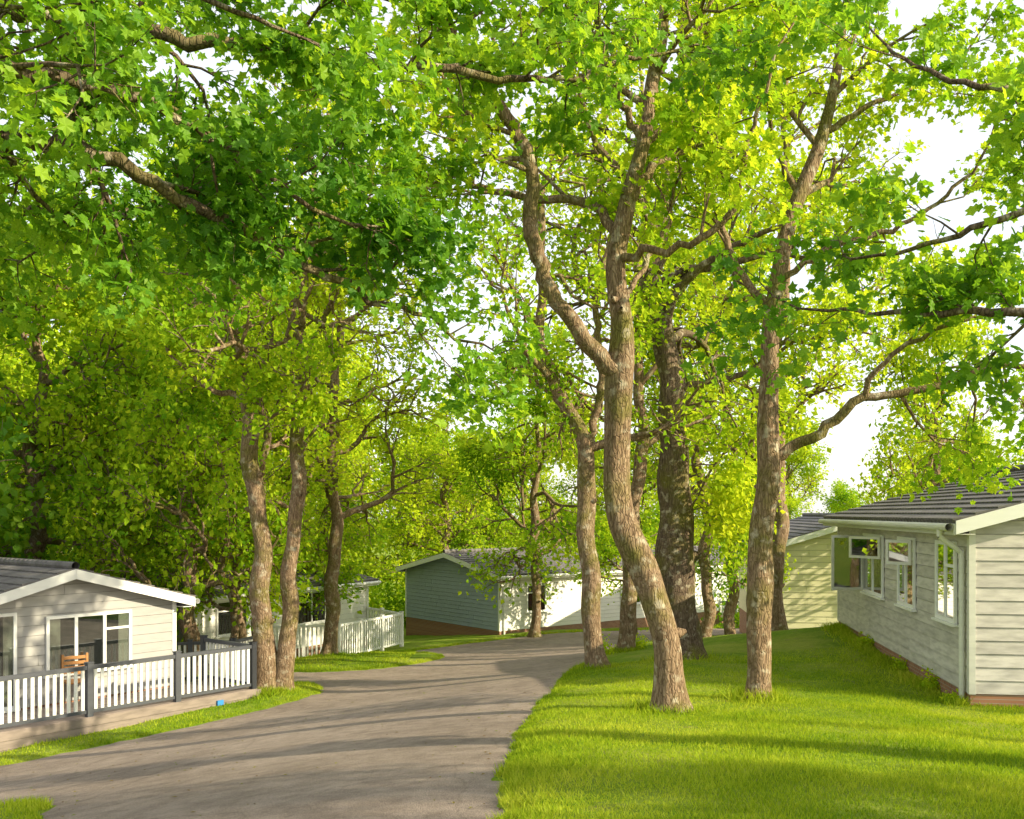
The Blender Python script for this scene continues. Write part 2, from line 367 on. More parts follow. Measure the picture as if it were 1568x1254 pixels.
def tree(name,base,trunk,rad,limbs=(),auto=None,leaf=.13,per=4,spread=.1,kind='kite',lmat=None,bmat=None,nc=None,seed=1,droop=0.,sides=14,sub=(7,1.4,2),place=True,wand=.22,wig=.05):
    """trunk: [(dx,dy,h)..] rad:[..]; limbs: list of (pts relative to base, r0, r1, t0)"""
    nc=nc or {3:5,2:6,1:5}
    tb=TB(seed,nc,droop,wand); lmat=lmat or LEAF_B; bmat=bmat or BARK
    P,t=resample(trunk,.14); r=np.interp(t,np.arange(len(rad)),rad)*1.06
    h=P[:,2]; r=r*(1+.55*np.exp(-np.clip(h,0,9)/.16))
    ph=tb.r.uniform(0,6.28,4); wg=wig*np.clip(h/1.5,0,1)
    P[:,0]+=wg*(np.sin(h*2.1+ph[0])+.5*np.sin(h*4.7+ph[1])); P[:,1]+=wg*(np.sin(h*1.8+ph[2])+.5*np.sin(h*4.1+ph[3]))
    P2=np.vstack([P[0]-[0,0,.35],P]); r2=np.r_[r[0]*1.05,r]
    tb.tube(P2,r2,sides,.06)
    # burrs and stubs
    for _ in range(4):
        i=int(tb.r.integers(6,max(8,int(len(P)*.6)))); d=tb.side(np.array([0,0,1.]),1.3)
        tb.tube([P[i],P[i]+d*r[i]*1.05,P[i]+d*r[i]*1.5],[r[i]*.45,r[i]*.36,r[i]*.12],7)
    for (lp,r0,r1,t0) in limbs:
        Q,tq=resample(lp,.12); rq=np.linspace(r0,r1,len(Q)); 
        jit=tb.r.normal(0,.02,Q.shape); jit[0]=0; Q=Q+jit
        tb.tube(Q,rq,9,.05)
        L=np.linalg.norm(np.diff(Q,axis=0),axis=1).sum(); m=max(3,int(L*sub[0]/2.5))
        for k in range(m):
            f=t0+(1-t0)*(k+tb.r.random())/m; i=min(int(f*(len(Q)-1)),len(Q)-2)
            d=nrm(Q[i+1]-Q[i]); tb.grow(Q[i].copy(),tb.side(d,tb.r.uniform(.6,1.2)),sub[1]*tb.r.uniform(.6,1.15),min(rq[i]*.5,.035),sub[2])
        tb.grow(Q[-1].copy(),nrm(Q[-1]-Q[-2]),sub[1],r1,sub[2])
    if auto:
        h0,nl,ll,lev,tilt=auto
        H=P[-1][2]
        az=tb.r.uniform(0,6.28)
        for k in range(nl):
            f=(k+.5*tb.r.random())/nl; h=h0+(H-h0)*f; i=int(np.argmin(np.abs(P[:,2]-h)))
            az+=2.4+tb.r.uniform(-.4,.4); el=tilt+.75*f+tb.r.uniform(-.15,.2)
            d=np.array([math.cos(az)*math.cos(el),math.sin(az)*math.cos(el),math.sin(el)])
            tb.grow(P[i].copy(),d,ll*(1-.45*f)*tb.r.uniform(.8,1.15),min(r[i]*.6,.11),lev)
        tb.grow(P[-1].copy(),np.array([0,0,1.]),ll*.5,r[-1],lev)
    V=np.vstack(tb.V); F=np.vstack(tb.F)
    mt=mesh_np(name+'_trunk',V,F,bmat,True)
    A=np.array(tb.P); Dn=np.array(tb.D)
    A=np.repeat(A,per,0); Dn=np.repeat(Dn,per,0); n=len(A); R=tb.r
    A=A+R.normal(0,spread,(n,3))
    ax=Dn*.5+R.normal(0,.6,(n,3))+[0,0,-.25]; ax/=np.linalg.norm(ax,axis=1)[:,None]
    nn=R.normal(0,.6,(n,3))+[.3,-.1,.75]; nn-=ax*(nn*ax).sum(1)[:,None]; nn/=np.linalg.norm(nn,axis=1)[:,None]
    bb=np.cross(ax,nn); sc_=leaf*R.uniform(.6,1.25,n)
    TV,TF=(LOB,LOBF) if kind=='lobed' else (KIT,KITF)
    LV=A[:,None]+sc_[:,None,None]*(TV[None,:,0:1]*bb[:,None]+TV[None,:,1:2]*ax[:,None]+TV[None,:,2:3]*nn[:,None])
    LF=TF[None]+(np.arange(n)*len(TV))[:,None,None]
    ml=mesh_np(name+'_crown',LV.reshape(-1,3),LF.reshape(-1,3),lmat,lv=np.repeat(lvar(A,R),len(TF)))
    NL[0]+=n
    if not place: return mt,ml
    e=empty(name,base); obj('trunk',mt,e); obj('crown',ml,e)
    return e

def at(x,y,dz=0): return (x,y,g1(x,y)+dz)

# main forked oak
b=at(1.93,12)
tree('oak_tree',b,[(0,0,0),(-.02,0,.5),(-.06,0,.95),(-.3,.02,1.7),(-.55,.05,2.36),(-.64,.05,3.16),(-.63,0,3.8),(-.62,0,4.3),(-.6,.05,4.9),(-.63,.1,5.6),(-.52,.1,6.2),(-.35,.2,6.9),(-.2,.3,7.7),(0,.5,8.6),(.1,.7,9.6)],
 [.19,.175,.17,.175,.165,.15,.145,.15,.125,.115,.105,.09,.08,.065,.04],
 limbs=[([(-.6,0,4.1),(-.95,-.1,4.5),(-1.3,-.2,4.9),(-1.55,-.2,5.3),(-1.7,-.3,5.8),(-1.68,-.3,6.4),(-1.85,-.4,6.95),(-2.4,-.6,7.6),(-2.9,-.8,8.6)],.115,.045,.5),
  ([(-.62,.1,5.6),(-.2,-.2,5.62),(.28,-.5,5.7),(.64,-.7,6.0),(.72,-.8,6.5),(.9,-1,7.2)],.055,.02,.3),
  ([(-.6,.1,5.9),(-.95,.4,6.4),(-1.5,.6,6.5),(-2.1,.8,6.65),(-3,1,7)],.07,.025,.35),
  ([(-.5,.1,6.3),(-.1,.4,6.9),(.5,.8,7.3),(1.2,1.0,7.9),(1.7,1.2,8.8)],.06,.025,.3),
  ([(-.3,.2,7.1),(-.8,-.3,7.7),(-1.0,-.6,8.6)],.05,.02,.2),
  ([(-.62,0,5.0),(-.3,.5,5.5),(.1,1.0,6.2),(.3,1.3,7.0)],.04,.02,.3)],
 auto=(6.8,6,2.2,2,.3),leaf=.115,per=3,spread=.1,kind='lobed',lmat=LEAF_B,seed=5,sub=(4.2,1.3,2),nc={3:5,2:4,1:4},wig=.02)
# second trunk with long low limb to the right
b=at(3.26,13)
tree('oak_tree',b,[(0,0,0),(.04,0,1.1),(.03,0,2),(.1,0,2.85),(.16,0,3.7),(.17,0,4.6),(.2,0,5.2),(.3,.1,5.9),(.6,.1,6.8),(.95,.2,7.6),(1.1,.3,8.5),(1.3,.3,9.6)],
 [.155,.145,.15,.14,.13,.12,.11,.10,.09,.075,.06,.04],
 limbs=[([(.15,0,3.25),(.35,-.05,3.32),(.7,-.1,3.55),(1.3,-.3,4.0),(2.1,-.5,4.15),(2.8,-.7,4.4),(3.6,-.8,4.3)],.075,.03,.4),
  ([(.2,0,5.2),(-.2,.3,5.9),(-.5,.4,6.8),(-.5,.5,7.8)],.06,.025,.3),
  ([(.25,0,5.6),(.9,-.3,6.0),(1.7,-.5,6.2),(2.5,-.8,6.8)],.05,.02,.3),
  ([(.6,.1,6.8),(.3,.3,7.5),(.2,.3,8.5)],.05,.02,.3),
  ([(1.0,.2,7.7),(1.7,.2,8.1),(2.6,.1,8.4)],.05,.02,.2),
  ([(1.3,-.3,4.0),(1.5,-.5,4.5),(2.2,-.9,4.9),(3.2,-1.2,5.0)],.04,.018,.3)],
 auto=(6.8,5,2.0,2,.25),leaf=.11,per=3,spread=.1,kind='lobed',lmat=LEAF_B,seed=8,sub=(3.0,1.2,2),nc={3:5,2:4,1:4},wig=.03)
# big trunk behind
tree('oak_tree',at(3.48,20),[(0,0,0),(-.1,0,1.5),(-.2,0,2.9),(-.13,0,4.2),(-.27,0,5.5),(-.4,0,6.9),(-.6,0,7.8),(-.5,0,9),(-.2,0,10.3),(0,.2,12),(.1,.2,14)],
 [.40,.36,.33,.28,.25,.21,.19,.17,.14,.1,.05],limbs=[([(-.4,0,6.9),(-.1,-.3,7.6),(.7,-.8,8.2),(1.8,-1.2,8.6)],.12,.04,.4),([(-.25,0,5.5),(.4,-.2,5.7),(1.3,-.3,5.9),(2.2,-.3,6.5)],.08,.03,.4),
 ([(-.2,0,2.9),(.1,-.3,3.2),(.3,-.5,3.6)],.03,.015,.2)],
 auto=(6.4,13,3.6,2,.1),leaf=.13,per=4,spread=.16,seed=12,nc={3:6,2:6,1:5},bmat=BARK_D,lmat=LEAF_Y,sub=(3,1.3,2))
tree('oak_tree',at(1.66,19),[(0,0,0),(-.13,0,.95),(-.19,0,2.2),(-.2,0,3.9),(-.4,0,4.6),(-.57,0,5),(-.95,0,5.9),(-1.1,0,6.9),(-1.1,0,8.5),(-.9,0,10)],
 [.2,.18,.17,.15,.14,.12,.11,.09,.07,.04],limbs=[([(-.2,0,3.9),(-.05,.2,4.8),(.1,.2,5.8),(0,.2,7.2),(.3,.2,8.6)],.1,.04,.3)],
 auto=(4.0,9,2.4,2,.05),leaf=.125,per=3,spread=.15,seed=15,nc={3:6,2:5,1:5},lmat=LEAF_B,sub=(3,1.2,2))
tree('oak_tree',at(2.9,25),[(0,0,0),(.12,0,1.2),(.05,0,2.4),(.3,0,4),(.4,0,6),(.3,0,9),(.5,0,12),(.4,0,14.5)],[.2,.19,.17,.16,.13,.1,.07,.04],
 auto=(5.0,12,3.4,2,.1),leaf=.145,per=4,spread=.18,seed=19,nc={3:6,2:6,1:5},lmat=LEAF_Y)
tree('oak_tree',at(6.75,25),[(0,0,0),(.02,0,2),(.1,0,4),(0,0,6),(.2,0,9),(.2,0,12),(.3,0,15)],[.2,.18,.16,.14,.1,.07,.04],
 auto=(4.2,12,3.0,2,.1),leaf=.145,per=4,spread=.18,seed=22,nc={3:6,2:6,1:5},lmat=LEAF_Y)
# left pair
tree('oak_tree',at(-5.25,21),[(0,0,0),(-.07,0,1.5),(-.14,0,2.9),(-.3,0,5),(-.42,0,6.1),(-.45,0,6.9),(-.65,0,7.6),(-.7,0,9),(-.9,0,10.8)],[.22,.20,.19,.17,.16,.14,.12,.09,.04],
 limbs=[([(-.4,0,6.1),(-.7,0,6.4),(-1.2,-.3,6.5),(-1.9,-.5,7.2)],.08,.03,.4),([(-.35,0,5.3),(.3,-.6,5.9),(.9,-1,6.2)],.05,.02,.3)],
 auto=(6.9,11,3.2,2,.1),leaf=.13,per=4,spread=.15,seed=25,nc={3:6,2:6,1:5},lmat=LEAF_B,sub=(3,1.2,2))
tree('oak_tree',at(-4.93,21.05),[(0,0,0),(.1,0,1.5),(.22,0,2.9),(.32,0,5),(.4,0,6.4),(.43,0,7.4),(.3,0,8.1),(.5,0,8.8),(.7,0,10.5),(.6,0,12)],[.18,.165,.16,.14,.13,.12,.10,.09,.06,.03],
 limbs=[([(.43,0,7.3),(.8,0,7.8),(1.1,.2,8.6),(1.8,.3,9.2)],.06,.025,.3)],
 auto=(7.4,11,3.3,2,.1),leaf=.13,per=4,spread=.15,seed=28,nc={3:6,2:6,1:5},lmat=LEAF_Y,sub=(3,1.2,2))
tree('oak_tree',at(-5.6,30),[(0,0,0),(.1,0,2),(.2,0,4),(.1,0,7),(.3,0,10),(.3,0,13)],[.22,.19,.17,.14,.1,.05],
 auto=(4.0,13,3.6,2,.0),leaf=.16,per=4,spread=.2,seed=31,nc={3:6,2:6,1:5},lmat=LEAF_Y)
tree('oak_tree',at(.84,36.6),[(0,0,0),(.1,0,2),(0,0,4),(.1,0,7),(.2,0,9)],[.18,.16,.15,.1,.05],
 auto=(2.9,14,4.0,2,-.05),leaf=.18,per=5,spread=.2,seed=34,nc={3:6,2:6,1:5},lmat=LEAF_B)

# reusable mid trees (linked meshes)
VAR=[]
for k,(sd,lm,h,c0,ll) in enumerate([(41,LEAF_Y,14,2.8,4.4),(44,LEAF_B,13,2.4,4.6),(47,LEAF_Y,15,3.2,4.2),(50,LEAF_D,12,1.2,3.8)]):
    VAR.append(tree('var%d'%k,(0,0,0),[(0,0,0),(.15,.1,h*.25),(-.1,.1,h*.5),(.2,-.1,h*.75),(.1,0,h*.95)],[.3,.25,.2,.12,.05],
      auto=(c0,18,ll,2,-.02),leaf=.235,per=5,spread=.28,seed=sd,nc={3:6,2:7,1:5},lmat=lm,place=False,sides=9,wig=.12))
VAR.append(tree('var4',(0,0,0),[(0,0,0),(.1,0,2.5),(-.1,.1,5),(.15,0,8),(.1,0,11)],[.17,.15,.13,.1,.04],
      auto=(4.6,9,2.6,2,.15),leaf=.16,per=4,spread=.2,seed=53,nc={3:6,2:5,1:5},lmat=LEAF_B,place=False,sides=10,wig=.12))
VAR.append(tree('var5',(0,0,0),[(0,0,0),(.1,0,2.0),(-.1,.1,3.5),(.05,0,5)],[.12,.11,.09,.04],
      auto=(1.9,9,2.2,2,-.1),leaf=.15,per=4,spread=.2,seed=57,nc={3:6,2:5,1:5},lmat=LEAF_B,place=False,sides=10,wig=.1))
def put(name,v,x,y,s=1,rz=0,parent=None,sz=None):
    e=bpy.data.objects.new(name,None); link(e,parent); e.location=(x,y,g1(x,y)-.1); e.scale=(s,s,sz or s); e.rotation_euler=(0,0,rz)
    for nm,me in zip(('trunk','crown'),VAR[v]): obj(nm,me,e)
    return e
for (v,x,y,s,rz,sz) in [(0,-10.2,33.5,.95,0,1.1),(1,-8.9,27,.7,1,.9),(1,-14.5,30,1.0,2,1.1),(3,-17,27,1.1,3,1.2),(0,-13,38,1.1,4,1.3),(0,-3.4,50,.8,5,.75),(0,-9,43,.75,.6,.8),
        (1,-18.5,20,.9,2.5,1.1),(1,-22,36,1.2,.4,1.3),(2,12.6,29,.55,1.1,.7),
        (4,5.55,28.2,1,0,1),(4,6.75,30.2,.9,2,1.1),(4,5.3,31.5,.9,4,1),(4,-8.2,29.2,.9,1,1),(4,4.55,27.0,.6,3,.9),(4,-6.9,26.9,.8,5,1),
        (5,-8.0,27.6,1,0,.95),(5,-6.6,35.5,1,2,1.0),(5,6.9,28.4,.6,1,.8),(5,4.6,37.0,1.0,3,.9)]:
    put('oak_tree',v,x,y,s,rz,None,sz)
dt=empty('distant_trees')
r2=np.random.default_rng(77)
for i in range(18):
    x=-52+i*5.6+r2.uniform(-1.5,1.5); y=58+r2.uniform(-3,6)
    s=r2.uniform(.85,1.1)*(1.15 if x<-8 else (.78 if x<9 else .60))
    put('background_tree',int(r2.choice([0,2,0,1])),x,y,s,r2.uniform(0,6),dt)
for i in range(16):
    x=-84+i*11+r2.uniform(-3,3); y=90+r2.uniform(-5,8)
    s=r2.uniform(1.2,1.5)*(1.2 if x<-10 else .68)
    put('background_tree',int(r2.choice([0,2])),x,y,s,r2.uniform(0,6),dt)

# canopy overhead, from a tree standing left of the frame
B=at(-7.6,3.6); bx,by,bz=B
def rel(P): return [(x-bx,y-by,z-bz) for x,y,z in P]
tree('oak_tree',B,[(0,0,0),(.1,0,1.5),(.3,.2,3.2),(.4,.4,5),(.3,.6,7)],[.36,.3,.27,.2,.1],
 limbs=[(rel([(-7.3,3.8,1.9),(-6.0,5.2,4.0),(-4.6,6.6,4.5),(-3.66,7,4.43),(-2.96,7,4.34),(-2.47,7.2,4.08),(-1.92,7.5,3.83),(-1.58,7.8,3.7),(-1.15,8,3.5),(-.68,8.3,3.42)]),.15,.018,.4),
  (rel([(-7.2,4,3.0),(-5.5,5.4,4.4),(-4.2,6.3,4.7),(-2.88,6.6,4.65),(-2.26,7,4.5),(-1.5,7.3,4.0)]),.12,.018,.4),
  (rel([(-7.2,4,4.2),(-5.2,6.6,5.5),(-4.2,7.8,5.75),(-2.5,8,5.6),(-1,8.2,5.5),(.3,8.5,5.5),(1.1,8.9,5.9)]),.11,.02,.4),
  (rel([(-7.2,4,3.4),(-6.2,7,4.4),(-5.2,9,4.6),(-4.0,10,4.8),(-2.8,10.5,5.2),(-1.6,11,5.3)]),.11,.02,.4),
  (rel([(-5.2,6.6,5.5),(-4,8.4,6.6),(-2.6,9.4,7.0),(-1.2,10,7.0)]),.07,.02,.3),
  (rel([(-4.2,6.3,4.7),(-3.3,6.4,5.2),(-2.5,6.6,5.35),(-1.7,6.9,5.2)]),.05,.015,.2)],
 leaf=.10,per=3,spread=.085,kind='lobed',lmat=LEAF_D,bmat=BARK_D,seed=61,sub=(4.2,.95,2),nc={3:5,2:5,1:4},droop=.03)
# canopy from a tree standing right of the frame
B=at(8.6,6.2); bx,by,bz=B
tree('sycamore_tree',B,[(0,0,0),(-.1,0,1.5),(-.3,.2,3.2),(-.2,.4,5),(-.2,.6,7.5)],[.32,.27,.24,.18,.08],
 limbs=[(rel([(8.4,6.3,2.2),(6.6,7,3.1),(5.2,7.6,3.4),(4.2,8,3.4),(3.5,8.5,3.5),(2.9,9,3.6)]),.1,.015,.45),
  (rel([(8.4,6.3,2.8),(6.6,7.2,4.2),(5.2,7.8,4.3),(4.2,8,4.2),(3.2,8.5,3.95)]),.1,.015,.45),
  (rel([(8.3,6.4,3.6),(6.4,7.4,5.2),(5,8,5.2),(4,8.4,5.4),(3.4,9,6.0)]),.1,.015,.5)],
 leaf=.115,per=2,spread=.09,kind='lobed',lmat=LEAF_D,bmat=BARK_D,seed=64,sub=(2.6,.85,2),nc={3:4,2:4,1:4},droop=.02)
# trees right of the frame, they throw the long shadows
for (v,x,y,s,rz,sz) in [(4,14.5,1.6,.75,0,.8),(4,19,-1.6,.8,1,.9),(1,12,-5,.6,3,.6),(5,22,3.0,.35,2,1.5),(5,24,6.8,.3,1,1.6)]:
    put('oak_tree',v,x,y,s,rz,None,sz)

# leafy shrubs
def shrub(name,x,y,r,h,n,leaf,mat,seed):
    R=np.random.default_rng(seed); 
    c=R.normal(0,1,(14,3)); c/=np.linalg.norm(c,axis=1)[:,None]; c[:,2]=np.abs(c[:,2]); c*=R.uniform(.3,.8,(14,1))*[r,r,h]
    i=R.integers(0,14,n); A=c[i]+R.normal(0,.22,(n,3))*[r,r,h]; A[:,2]=np.abs(A[:,2])
    ax=R.normal(0,1,(n,3)); ax/=np.linalg.norm(ax,axis=1)[:,None]
    nn=R.normal(0,.6,(n,3))+[0,0,.8]; nn-=ax*(nn*ax).sum(1)[:,None]; nn/=np.linalg.norm(nn,axis=1)[:,None]
    bb=np.cross(ax,nn); s_=leaf*R.uniform(.6,1.2,n)
    LV=A[:,None]+s_[:,None,None]*(KIT[None,:,0:1]*bb[:,None]+KIT[None,:,1:2]*ax[:,None]+KIT[None,:,2:3]*nn[:,None])
    LF=KITF[None]+(np.arange(n)*4)[:,None,None]
    o=obj(name,mesh_np(name,LV.reshape(-1,3),LF.reshape(-1,3),mat,lv=np.repeat(lvar(A,R),2))); o.location=at(x,y); return o
for i,(x,y,r,h) in enumerate([(-22,33,4,6),(-16,36,4,5),(-19,40,4,7),(-12,44,4,5),(-5,52,4,4),(2,56,4,3.5),(8,58,4,3.5),(14,44,4,4),(20,48,5,5),(-26,28,4,7)]):
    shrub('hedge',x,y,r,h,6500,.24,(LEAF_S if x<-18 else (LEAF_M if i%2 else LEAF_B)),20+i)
for i,(x,y,r,h) in enumerate([(6.7,15.6,.25,.35),(6.9,17.4,.2,.25),(7.2,20,.25,.3),(6.35,14.2,.15,.2),(2.3,24.4,.3,.6),(3.2,25.3,.35,.5)]):
    shrub('shrub',x,y,r,h,500,.07,LEAF_B,50+i)

# ------------------------------------------------------------------ buildings
class Part:
    def __init__(s): s.V=[];s.F=[];s.n=0
    def par(s,o,a,b,c):
        o,a,b,c=[np.asarray(v,float) for v in (o,a,b,c)]
        V=[o,o+a,o+a+b,o+b,o+c,o+a+c,o+a+b+c,o+b+c]; s.raw(V)
    def raw(s,V):
        s.V+= [tuple(v) for v in V]; n=s.n
        s.F+=[(n,n+3,n+2,n+1),(n+4,n+5,n+6,n+7),(n,n+1,n+5,n+4),(n+1,n+2,n+6,n+5),(n+2,n+3,n+7,n+6),(n+3,n,n+4,n+7)]; s.n+=8
    def cyl(s,p0,p1,r,k=10):
        p0=np.array(p0,float);p1=np.array(p1,float);t=nrm(p1-p0);ref=np.array([0,0,1.]) if abs(t[2])<.9 else np.array([1.,0,0])
        a=nrm(np.cross(t,ref));b=np.cross(t,a); n=s.n
        for p in (p0,p1):
            for i in range(k): s.V.append(tuple(p+r*(math.cos(i*6.28318/k)*a+math.sin(i*6.28318/k)*b)))
        for i in range(k): j=(i+1)%k; s.F.append((n+i,n+j,n+k+j,n+k+i))
        s.n+=2*k
    def done(s,name,mat,parent):
        if s.n==0: return
        me=mesh_np(name,s.V,s.F,mat); return obj(name,me,parent)

def lodge(name,ox,oy,ang,L,W,s,zb,zf,ze,pitch,side,gable,trim=TRIM,barge=TRIM,wins=(),oh=.3,plinth=BRICK,board=.19,seed=3,pipe=True):
    root=empty(name,(ox,oy,0),ang); R=np.random.default_rng(seed)
    tp=math.tan(pitch); rise=W/2*tp
    V=[]
    for x in (0,L):
        V+=[(x,0,zb),(x,s*W,zb),(x,s*W,ze),(x,s*W/2,ze+rise),(x,0,ze)]
    me=bpy.data.meshes.new('wall_core'); me.from_pydata(V,[],[(0,1,2,3,4),(9,8,7,6,5),(0,4,9,5),(1,6,7,2),(4,3,8,9),(3,2,7,8),(0,5,6,1)]); me.materials.append(GROOVE_SHADE)
    obj('wall_core',me,root)
    pl=Part(); e=.012
    pl.par((-e,-s*e,zb-.5),(L+2*e,0,0),(0,s*(W+2*e),0),(0,0,zf-zb+.5)); pl.done('plinth',plinth,root)
    WALL={'A':((0,0),(1,0),(0,-s),L),'B':((0,s*W),(1,0),(0,s),L),'C':((0,0),(0,s),(-1,0),W),'D':((L,0),(0,s),(1,0),W)}
    for key,(o,e_,n_,wl) in WALL.items():
        o=np.array([*o,0.]);e_=np.array([*e_,0.]);n_=np.array([*n_,0.]); pt=Part()
        def brd(a0,a1,b0,b1,z0,z1):
            g=.008
            pt.raw([o+e_*a0+n_*.032+[0,0,z0+g],o+e_*a1+n_*.032+[0,0,z0+g],o+e_*a1+n_*.002+[0,0,z0+g],o+e_*a0+n_*.002+[0,0,z0+g],
                    o+e_*b0+n_*.016+[0,0,z1],o+e_*b1+n_*.016+[0,0,z1],o+e_*b1+n_*.002+[0,0,z1],o+e_*b0+n_*.002+[0,0,z1]])
        z=zf; top=ze if key in 'AB' else ze+rise-.03
        while z<top-.01:
            z1=min(z+board,top)
            if key in 'CD' and z<ze<z1: z1=ze
            if z>=ze-1e-6: t0=(z-ze)/tp; t1=(z1-ze)/tp
            else: t0=t1=0
            a0,a1,b0,b1=t0,wl-t0,t1,wl-t1
            if a1-a0>2.2:
                c=a0+.4+R.random()*(a1-a0-.8)
                if a1-a0>5: 
                    c=a0+(a1-a0)*R.uniform(.15,.45); c2=a0+(a1-a0)*R.uniform(.55,.85)
                    brd(a0,c-.003,b0,c-.003,z,z1); brd(c+.003,c2-.003,c+.003,c2-.003,z,z1); brd(c2+.003,a1,c2+.003,b1,z,z1)
                else: brd(a0,c-.003,b0,c-.003,z,z1); brd(c+.003,a1,c+.003,b1,z,z1)
            elif a1>a0 and b1>=b0: brd(a0,a1,b0,b1,z,z1)
            z=z1
        pt.done('wall_boards_'+key,side if key in 'AB' else gable,root)
    # corner posts
    cp=Part()
    for cx,sx in ((0,-1),(L,1)):
        for cy,sy in ((0,-s),(s*W,s)):
            cp.par((cx+sx*.038-(0 if sx<0 else .09),cy+sy*.038-(0 if sy<0 else .09),zf),(.09,0,0),(0,.09,0),(0,0,ze-zf-.01))
    cp.done('corner_trims',trim,root)
    # roof
    rf=Part(); hw=W/2+oh
    for sgn,y0 in ((s,-s*oh),(-s,s*(W+oh))):
        o=np.array([-oh,y0,ze-oh*tp+.02]); up=np.array([0,sgn*hw,hw*tp]); n_=nrm(np.array([0,-sgn*tp,1.])); ul=np.linalg.norm(up); uu=up/ul
        rf.par(o,(L+2*oh,0,0),up,n_*.05)
        nr=int(ul/.3); 
        for i in range(nr):
            b0=ul*i/nr; q=o+uu*(b0-.02)+n_*.082+np.array([-.01,0,0])
            rf.par(q,(L+2*oh+.02,0,0),uu*(ul/nr+.03)-n_*.03,-n_*.026)
    rf.cyl((-oh,s*W/2,ze+rise+.12),(L+oh,s*W/2,ze+rise+.12),.08)
    rf.done('roof',ROOF,root)
    bg=Part()
    for xx in (-oh-.03,L+oh+.002):
        for sgn,y0 in ((s,-s*(oh)),(-s,s*(W+oh))):
            o=np.array([xx,y0,ze-oh*tp-.13]); up=np.array([0,sgn*(hw-.001),hw*tp])
            bg.par(o,(.028,0,0),up,(0,0,.19))
    bg.done('bargeboards',barge,root)
    fs=Part()
    for y0,sy in ((-s*oh,-s),(s*(W+oh),s)):
        fs.par((-oh,y0,ze-oh*tp-.14),(L+2*oh,0,0),(0,sy*.025,0),(0,0,.16))
        fs.par((-oh,y0-sy*.003,ze-oh*tp-.135),(L+2*oh,0,0),(0,-sy*(oh-.04),0),(0,0,.012))
    fs.done('fascia',trim,root)
    gt=Part()
    for y0,sy in ((-s*oh,-s),(s*(W+oh),s)):
        yy=y0+sy*.085; gt.cyl((-oh,yy,ze-oh*tp-.03),(L+oh,yy,ze-oh*tp-.03),.055,12)
    if pipe:
        yy=-s*(oh+.085); zt=ze-oh*tp-.05
        gt.cyl((.16,yy,zt),(.16,yy,zt-.12),.04); gt.cyl((.16,yy,zt-.12),(.16,-s*.08,zt-.35),.04); gt.cyl((.16,-s*.08,zt-.33),(.16,-s*.08,zb-.1),.04)
    gt.done('gutter_and_downpipe',trim,root)
    fr=Part();gl=Part();bk=Part();cu=Part()
    for (key,u0,w,z0,z1,mul) in wins:
        o,e_,n_,wl=WALL[key]; o=np.array([*o,0.]);e_=np.array([*e_,0.]);n_=np.array([*n_,0.])
        P=lambda u,z,d: o+e_*u+n_*(d+.008)+np.array([0,0,z])
        f=.06; h=z1-z0; dpt=n_*.04; zz=np.array([0,0,1.])
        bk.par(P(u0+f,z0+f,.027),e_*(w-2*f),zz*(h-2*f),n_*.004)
        gl.par(P(u0+f,z0+f,.046),e_*(w-2*f),zz*(h-2*f),n_*.004)
        cw=min(.22,w*.18)
        cu.par(P(u0+f,z0+f,.033),e_*cw,zz*(h-2*f),n_*.006); cu.par(P(u0+w-f-cw,z0+f,.033),e_*cw,zz*(h-2*f),n_*.006)
        fr.par(P(u0,z0,.027),e_*w,zz*f,dpt); fr.par(P(u0,z1-f,.027),e_*w,zz*f,dpt)
        fr.par(P(u0,z0+f,.028),e_*f,zz*(h-2*f),dpt); fr.par(P(u0+w-f,z0+f,.028),e_*f,zz*(h-2*f),dpt)
        for m in range(1,mul): fr.par(P(u0+w*m/mul-f/2,z0+f,.029),e_*f,zz*(h-2*f),dpt)
        if h<1.6: fr.par(P(u0+f,z0+h*.68,.0295),e_*(w/mul-f*1.5),zz*.045,dpt*.9)
        fr.par(P(u0-.05,z0-.04,.02),e_*(w+.1),zz*.038,n_*.09)
    fr.done('window_frames',TRIM,root); gl.done('window_glass',GLASS,root); bk.done('window_interior',DARKR,root); cu.done('curtains',CURT,root)
    return root

# right-hand lodge
RL=lodge('timber_lodge',6.56,14,math.atan2(9.5,1.29),9.59,6.6,-1,-1.35,-.84,1.66,D2R(15.5),CREAM,CREAM,trim=TRIMG,barge=TRIM,
  wins=[('A',.5,1.0,.1,1.32,2),('A',2.75,1.1,.1,1.32,2),('A',5.0,1.7,.1,1.32,2),('C',1.8,1.8,.1,1.3,2)],seed=4)
sp=Part(); sg=Part()
def sash(u,z0,z1,w,a,n):
    # outward opening casement
    d=np.array([math.cos(a),math.sin(a),0]); o=np.array([u,.085,0]); t=np.array([-d[1],d[0],0])*.035; f=.05
    P=lambda k,z:o+d*k+np.array([0,0,z])
    sp.par(P(0,z0),d*w,(0,0,f),t); sp.par(P(0,z1-f),d*w,(0,0,f),t); sp.par(P(0,z0+f),d*f,(0,0,z1-z0-2*f),t); sp.par(P(w-f,z0+f),d*f,(0,0,z1-z0-2*f),t)
    sg.par(P(f,z0+f)+t*.4,d*(w-2*f),(0,0,z1-z0-2*f),t*.15)
sash(6.65,.14,1.28,.8,D2R(118),1)
sash(5.03,.85,1.28,.78,D2R(35),1)
sash(2.8,.85,1.28,.5,D2R(40),1)
sp.done('open_sash_frames',TRIMG,RL); sg.done('open_sash_glass',GLASS,RL)

